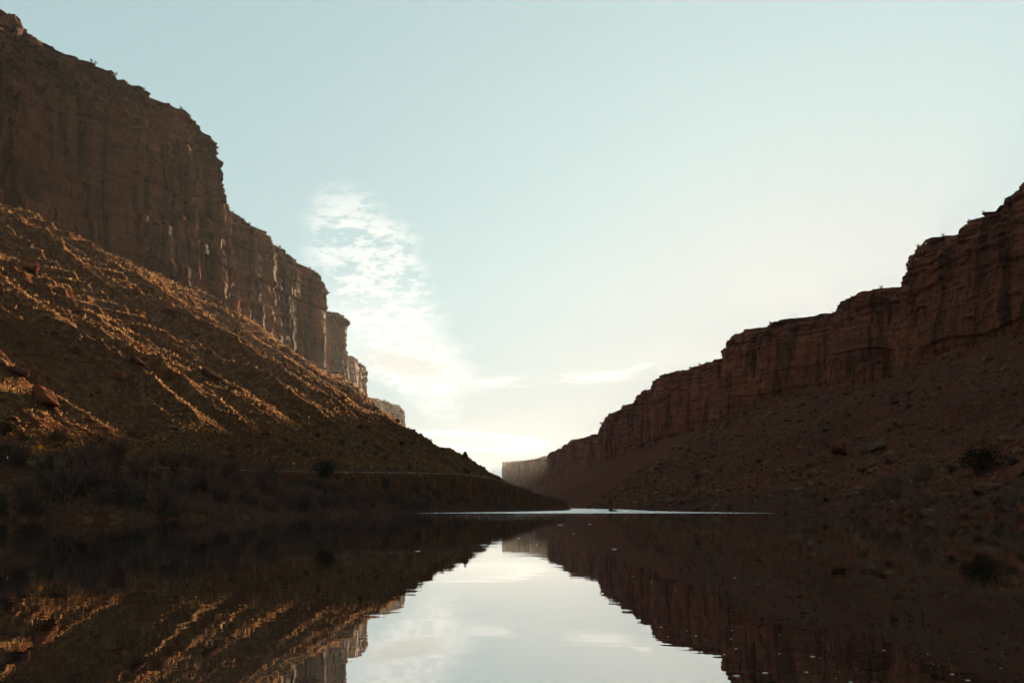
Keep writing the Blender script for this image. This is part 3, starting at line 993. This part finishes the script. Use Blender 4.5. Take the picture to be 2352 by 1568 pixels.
def plant(name, meshes, parts, loc, sc, label, cat, group):
    r = bpy.data.objects.new(name, None)
    r.empty_display_size = .2
    COL.objects.link(r)
    r.location = loc
    r.rotation_euler = (0, 0, rnd.uniform(0, 6.28))
    r.scale = (sc * rnd.uniform(.9, 1.15), sc * rnd.uniform(.9, 1.15), sc * rnd.uniform(.85, 1.15))
    tag(r, label, cat, group)
    for m_, pn in zip(meshes, parts):
        o = bpy.data.objects.new(pn, m_)
        COL.objects.link(o)
        o.parent = r
    return r


BARE = [bare_shrub(800 + i, (4.6, 5.4, 3.6, 4.2)[i], (4.2, 4.6, 3.8, 5.0)[i], 26, 900, M_TWIG if i != 2 else M_TWIG_G) for i in range(4)]
BUSH = [leafy(820 + i, 1.3, 1.6, 260, 6, M_LEAF, .17) for i in range(3)]
TREE = [leafy(840 + i, 5.6, 7.6, 2600, 19, M_JUN, .30) for i in range(2)]

# brush thicket on the left bank between water and road
def left_zone(u):
    return ('near the frame edge' if u < 170 else 'well left of the signs' if u < 400 else 'left of the small sign' if u < 640 else
            'under the small sign' if u < 735 else 'around the dark juniper' if u < 830 else 'below the pale road' if u < 1000 else 'near the road end' if u < 1110 else 'on the spur flank' if u < 1200 else 'on the spur point')


def sized(sc, a=.75, b=1.0):
    return 'low' if sc < a else 'tall' if sc > b else 'middling'


cand = []
tries = 0
while len(cand) < 205 and tries < 9000:
    tries += 1
    y = 140 * (620 / 140) ** (rnd.random() ** 1.15)
    xs_, xt_ = float(L_shore(np.array(y))), float(L_toe(np.array(y)))
    x = rnd.uniform(xt_ - 3, xs_ - .3)
    u = 1176 + x / y * F35
    if not (-40 < u < 1300):
        continue
    d, zr_ = road_dist(np.array([x]), np.array([y]))
    if d[0] < 5.5:
        continue
    z = zl1(x, y)
    sc = rnd.uniform(.7, 1.25)
    if u > 640:
        v_road = 1083 if u < 760 else 1083 + (u - 760) * .028
        room = (1164 - v_road - 3) / F35 * y + CAM_H - z          # the road stays in view beyond here
        if u < 1070:
            if room < .9:
                continue
            sc = min(sc, room / 4.9)
        else:
            sc *= .6
    cand.append((x, y, z, sc, u, (xs_ - x) / max(xs_ - xt_, 1)))
for (x, y, z, sc, u, t) in cand:
    k = rnd.choice((0, 0, 1, 1, 2, 3, 3))
    lab = '%s leafless %s shrub %s %s' % (sized(sc), 'grey green' if k == 2 else 'brown', 'at the water' if t < .25 else 'low on the bank' if t < .5 else 'midway up the bank' if t < .75 else 'high on the bank', left_zone(u))
    plant('river_brush', BARE[k], ('branches', 'twigs'), (x, y, z), sc, lab, 'shrub', 'shrubs of the left bank thicket')
# behind the road, and up the first slope
for i in range(34):
    x0, y, z = [float(q[0]) for q in spots(40, 'left', 180, 420, 0.0, .10, 900 + i)]
    sc = rnd.uniform(.35, .8)
    plant('river_brush', BARE[rnd.randrange(4)], ('branches', 'twigs'), (x0, y, z), sc, '%s leafless shrub on the slope above the road %s' % (sized(sc, .5, .65), left_zone(1176 + x0 / y * F35)), 'shrub', 'shrubs above the road')
# right bank thicket
for i in range(40):
    y = rnd.uniform(205, 300)
    u = rnd.uniform(1812, 2130)
    x = (u - 1176) / F35 * y
    z = zr1(x, y)
    if z < .2:
        continue
    sc = rnd.uniform(.6, 1.0)
    plant('river_brush', BARE[rnd.randrange(4)], ('branches', 'twigs'), (x, y, z), sc,
          '%s leafless grey shrub in the %s of the right bank thicket' % (sized(sc, .72, .88), 'left end' if u < 1900 else 'middle' if u < 2020 else 'right end'), 'shrub', 'shrubs of the right bank thicket')
for i in range(24):
    y = rnd.uniform(300, 600)
    x = float(R_shore(np.array(y))) + rnd.uniform(1, 14)
    sc = rnd.uniform(.35, .7)
    plant('river_brush', BARE[rnd.randrange(4)], ('branches', 'twigs'), (x, y, zr1(x, y)), sc, '%s leafless shrub along the %s right shore' % (sized(sc, .45, .6), 'nearer' if y < 390 else 'far' if y < 490 else 'farthest'), 'shrub', 'shrubs along the far right shore')
for i in range(34):
    y = rnd.uniform(160, 230)
    u = rnd.uniform(2080, 2370)
    x = (u - 1176) / F35 * y
    z = zr1(x, y)
    if z < .3:
        continue
    plant('bank_bush', BUSH[rnd.randrange(3)], ('stems', 'leaves'), (x, y, z), rnd.uniform(.8, 1.6), 'dusty olive bush among right bank rocks, %s' % ('left of the juniper' if u < 2200 else 'below the big juniper' if u < 2300 else 'at the frame edge'), 'bush', 'bushes on the right bank')
def twig_shape():
    v, f = [], []
    g = random.Random(3)
    for k in range(10):
        a = g.uniform(0, 6.28); r = g.uniform(.3, 1.0); h = g.uniform(.6, 1.5); b = a + g.uniform(-1, 1)
        c, s_ = math.cos(a) * r, math.sin(a) * r
        w = .075
        i = len(v)
        v += [(c * .3 - w * math.sin(b), s_ * .3 + w * math.cos(b), -.15), (c * .3 + w * math.sin(b), s_ * .3 - w * math.cos(b), -.15), (c, s_, h)]
        f.append((i, i + 1, i + 2))
    return np.array(v), np.array(f)


uv_, uf_ = twig_shape()
# tangled undergrowth that fills the thickets
g_ = np.random.default_rng(77)
n_ = 13000
Y = 138 * (640 / 138) ** g_.random(n_)
X = L_shore(Y) + .8 + (L_toe(Y) - 4.8 - L_shore(Y)) * g_.random(n_) ** 1.35
k = road_dist(X, Y)[0] > 5
X, Y = X[k], Y[k]
scatter_mesh('undergrowth', X, Y, left_z(X, Y), g_.uniform(.35, .95, len(X)) * (.7 + Y / 700), uv_, uf_, 1.25, 78, M_TWIG, .25)
Y = 150 * (620 / 150) ** g_.random(6000)
X = R_shore(Y) + .2 + 24 * g_.random(6000) ** 1.5
scatter_mesh('undergrowth', X, Y, right_z(X, Y), g_.uniform(.3, .8, len(X)) * (.7 + Y / 700), uv_, uf_, 1.2, 79, M_TWIG, .25)
# junipers one can single out
for (u, v, hpx, fn, lab) in [(2252, 1090, 84, right_z, 'big dark green juniper on the red dirt of the right bank'),
                             (2186, 1086, 24, right_z, 'small dark juniper left of the big one on the right bank'),
                             (2334, 1074, 22, right_z, 'small dark juniper at the right frame edge'),
                             (748, 1098, 46, left_z, 'round dark juniper standing over the pale road on the left bank'),
                             (30, 1052, 42, left_z, 'dark green juniper by the road at the left frame edge'),
                             (10, 1000, 34, left_z, 'olive juniper above the road at the left frame edge'),
                             (1130, 1074, 8, left_z, 'tiny dark juniper at the lower end of the left spur crest')]:
    q = hit(u, v, fn)
    if q:
        plant('juniper_tree', TREE[rnd.randrange(2)], ('trunk', 'crown'), q, hpx / F35 * q[1] / 6.0, lab, 'tree', 'juniper trees')
# desert bushes dotted over the slopes
for side, lab, nb, seed in (('left', 'small round desert bush on the left talus', 150, 701), ('right', 'small round desert bush on the shaded right slope', 110, 702)):
    X, Y, Z = spots(nb, side, 190, 700, .02, .95, seed)
    for x, y, z in zip(X, Y, Z):
        plant('desert_bush', BUSH[rnd.randrange(3)], ('stems', 'leaves'), (x, y, z), rnd.uniform(.6, 1.25) * (.7 + y / 700), 'small round desert bush ' + place(side, x, y, z), 'bush', 'desert bushes on the %s slope' % side)
# bushes along the crest of the left spur
for i in range(24):
    y = rnd.uniform(820, 1000)
    x = rnd.uniform(-70, 25)
    plant('desert_bush', BUSH[rnd.randrange(3)], ('stems', 'leaves'), (x, y, zl1(x, y)), rnd.uniform(1.2, 2.6), 'dark bush on the crest of the left spur, %s the standing thumb' % ('left of' if 1176 + x / y * F35 < 1062 else 'right of'), 'bush', 'bushes on the spur crest')
# bushes on the cliff rims
for (nm, V_), nb in zip(RIMS, (34, 4, 8, 5, 6, 22, 18, 22, 0)):
    u = 1176 + V_[:, 0] / V_[:, 1] * F35
    k = np.nonzero((V_[:, 1] > 200) & (u > 0) & (u < 2352))[0]
    for _ in range(nb):
        x, y, z = V_[rnd.choice(list(k))]
        right_ = x > 0
        plant('desert_bush', BUSH[rnd.randrange(3)], ('stems', 'leaves'), (float(x), float(y), float(z) - .1), rnd.uniform(.7, 1.5) * (.5 + y / 900), '%s bush on the rim of the %s' % ('round' if rnd.random() < .5 else 'ragged', ('near right buttress' if y < 830 else 'middle right buttress' if y < 1210 else 'far right wall') if right_ else ('left cliff before its nose' if y < 706 else 'lower left wall beyond the nose' if y < 1000 else 'far left pinnacles')), 'bush', 'bushes on the cliff rims')

# ------------------------------------------------------------------ road signs and posts
M_YEL = mat_plain('sign_yellow', (.62, .22, .012), (.66, .25, .016), 2, .5)
M_BLK = mat_plain('sign_black', (.02, .02, .02), (.025, .025, .025), 2, .5)
M_STEEL = mat_plain('galvanised_steel', (.20, .20, .20), (.28, .28, .28), 6, .5)
M_WHITE = mat_plain('white_reflector', (.78, .78, .76), (.82, .82, .80), 3, .4)
M_WOOD = mat_plain('weathered_post', (.06, .045, .035), (.10, .075, .055), 4)


def box_mesh(name, sx, sy, sz, mat, z0=0.0, bev=0.0):
    import bmesh
    bm = bmesh.new()
    bmesh.ops.create_cube(bm, size=1.0)
    for v in bm.verts:
        v.co = (v.co.x * sx, v.co.y * sy, (v.co.z + .5) * sz + z0)
    if bev:
        bmesh.ops.bevel(bm, geom=bm.edges[:], offset=bev, segments=2, affect='EDGES', profile=.5)
    me = bpy.data.meshes.new(name); bm.to_mesh(me); bm.free()
    me.materials.append(mat)
    return me


def diamond(name, half, thick, mat, y):
    V_ = [(half, y, 0), (0, y, half), (-half, y, 0), (0, y, -half)]
    V_ += [(a, y + thick, c) for a, _, c in V_]
    return mesh_py(name, V_, [(0, 1, 2, 3), (7, 6, 5, 4), (0, 4, 5, 1), (1, 5, 6, 2), (2, 6, 7, 3), (3, 7, 4, 0)], mat)


for (x, y, zc, half, lab) in [(-89.5, 189, 13.4, .62, 'orange yellow diamond warning sign beside the road at far left'),
                              (-63.6, 290, 14.7, .46, 'small yellow diamond sign above the road near the middle of the left bank')]:
    z0 = zl1(x, y)
    r = bpy.data.objects.new('road_sign', None); COL.objects.link(r)
    r.location = (x, y, z0)
    r.rotation_euler = (0, 0, math.atan2(-x, y) * .3)
    tag(r, lab, 'sign', 'diamond road signs')
    H_ = zc - z0
    p = link_mesh('post', box_mesh('post', .07, .07, H_ + half * .8 + .3, M_STEEL, -.3), parent=r)
    f_ = link_mesh('border', diamond('border', half, .012, M_BLK, -.060), parent=r); f_.location.z = H_
    f_ = link_mesh('panel', diamond('panel', half * .94, .010, M_YEL, -.074), parent=r); f_.location.z = H_
for (u, v, hpx, mat, lab) in [(17, 1060, 9, M_WHITE, 'white roadside reflector post at the far left'),
                              (684, 1082, 9, M_WOOD, 'dark short guide post on the pale road edge, left one'),
                              (691, 1082, 9, M_WOOD, 'dark short guide post on the pale road edge, right one')]:
    i = int(np.argmin(np.abs(1176 + ROADC[:, 0] / ROADC[:, 1] * F35 - u) + (ROADC[:, 1] < 150) * 1e6))
    x, y = ROADC[i, 0], ROADC[i, 1]
    y = y + 0.0
    x = (u - 1176) / F35 * y
    r = bpy.data.objects.new('guide_post', None); COL.objects.link(r)
    r.location = (x, y, zl1(x, y) + .1)
    tag(r, lab, 'post', 'roadside posts')
    hh = max(1.0, hpx / F35 * y)
    link_mesh('stake', box_mesh('stake', .16, .10, hh, mat, -.1, .01), parent=r)
    link_mesh('cap', box_mesh('cap', .2, .14, .12, M_WHITE if mat is M_WHITE else M_WOOD, hh - .1, .01), parent=r)

# ------------------------------------------------------------------ on the water: foam flecks and ripple glints modelled as white flecks, a dead branch at the right bank
M_FOAM_GLINT = mat_plain('white_foam_glint', (.62, .57, .50), (.68, .62, .55), 20, .3)


def foam_glint_mesh(seed):
    g = random.Random(seed)
    V_, F_ = [(0, 0, .035)], []
    k = 12
    for ring, (rr, hz_) in enumerate(((.55, .03), (1.0, .002))):
        for j in range(k):
            a = 6.2832 * j / k
            q = rr * (1 + .28 * g.uniform(-1, 1))
            V_.append((math.cos(a) * q, math.sin(a) * q * .8, hz_))
    for j in range(k):
        F_.append((0, 1 + j, 1 + (j + 1) % k))
        F_.append((1 + j, 1 + k + j, 1 + k + (j + 1) % k, 1 + (j + 1) % k))
    return mesh_py('foam_glint', V_, F_, M_FOAM_GLINT)


FOAM_GLINT = [foam_glint_mesh(i) for i in range(4)]
for (u, v, w_) in [(1984, 1602, 11), (1969, 1640, 9), (2077, 1664, 9), (2001, 1606, 4), (2050, 1639, 3), (2041, 1655, 4), (2090, 1633, 4), (1903, 1549, 4), (1903, 1595, 6), (2158, 1587, 8),
                   (2265, 1596, 5), (2272, 1616, 3), (2279, 1620, 4), (2290, 1624, 3), (2325, 1645, 9), (2363, 1660, 11), (2443, 1630, 5), (1614, 1530, 6), (1699, 1551, 7), (1786, 1538, 5), (1785, 1559, 5),
                   (1797, 1583, 7), (1768, 1597, 7), (1798, 1649, 16), (1868, 1642, 13), (1677, 1539, 4), (1631, 1553, 4), (1524, 1390, 3), (1546, 1406, 4), (1421, 1409, 8), (1794, 1410, 6),
                   (1183, 1330, 22), (1368, 1281, 14), (1440, 1279, 8), (1400, 1302, 5), (1267, 1313, 7), (1500, 1340, 12), (1590, 1420, 5), (1650, 1440, 4), (1020, 1345, 12), (1310, 1330, 4), (1850, 1425, 4)]:  # slim far ones are ripple glints put in as white flecks
    d = CAM_H * 1667 / (1.0 * 1667) * F35 / (v * .9408 - 1164)
    o = bpy.data.objects.new('foam_glint', rnd.choice(FOAM_GLINT)); COL.objects.link(o)
    o.location = ((u * .9408 - 1176) / F35 * d, d, .003)
    k = w_ * .9408 / F35 * d / 2
    o.scale = (k, k * (1 + d / 60), min(1.0, k * 6))
    tag(o, '%s foam and glint fleck %s' % ('tiny' if w_ < 5 else 'small' if w_ < 9 else 'larger', 'on the dark water near the middle' if u < 1480 else 'below the sky reflection edge' if u < 1850 else 'on dark water lower right' if u < 2140 else 'on dark water in the lower right corner'), 'foam fleck', 'foam flecks on the river')

g = random.Random(5)
V_, F_ = [], []
p = Vector((0, 0, -.4)); d_ = Vector((-.12, 0, 1))
for i in range(6):
    q = p + d_ * .75
    tube(V_, F_, p, q, .09 - .011 * i, .079 - .011 * i, 5)
    if i > 1:
        e = q + Vector((g.choice((-1, 1)) * g.uniform(.5, 1.3), g.uniform(-.4, .4), g.uniform(.1, .7)))
        tube(V_, F_, q, e, .035, .012, 4)
    p = q; d_ = (d_ + Vector((.16, g.uniform(-.1, .1), -.02))).normalized()
o = link_mesh('dead_branch', mesh_py('dead_branch', V_, F_, M_BARK))
yb = 158.0
o.location = ((2330 - 1176) / F35 * yb, yb, .0)
tag(o, 'crooked dead branch sticking up at the right waterline', 'branch')

# ------------------------------------------------------------------ labels that still coincide are told apart by their order in view
O_TAIL = ['seventeenth from left', 'eighteenth from left', 'nineteenth from left', 'twentieth from left']
ORD = ['leftmost', 'second from left', 'third from left', 'fourth from left', 'fifth from left', 'sixth from left', 'seventh from left', 'eighth from left', 'ninth from left', 'tenth from left', 'eleventh from left', 'twelfth from left',
       'thirteenth from left', 'fourteenth from left', 'fifteenth from left', 'sixteenth from left'] + O_TAIL
same = {}
for o in S.objects:
    if o.parent is None and 'label' in o and 'kind' not in o:
        same.setdefault(o['label'], []).append(o)
for lab, os_ in same.items():
    if 1 < len(os_) <= len(ORD):
        os_.sort(key=lambda q: q.location.x / q.location.y)
        for q, w_ in zip(os_, ORD):
            q['label'] = (lab + ', ' + w_) if len(lab.split()) <= 13 else (lab.rsplit(' ', 1)[0] if False else lab + ', ' + w_.split()[0])
#END
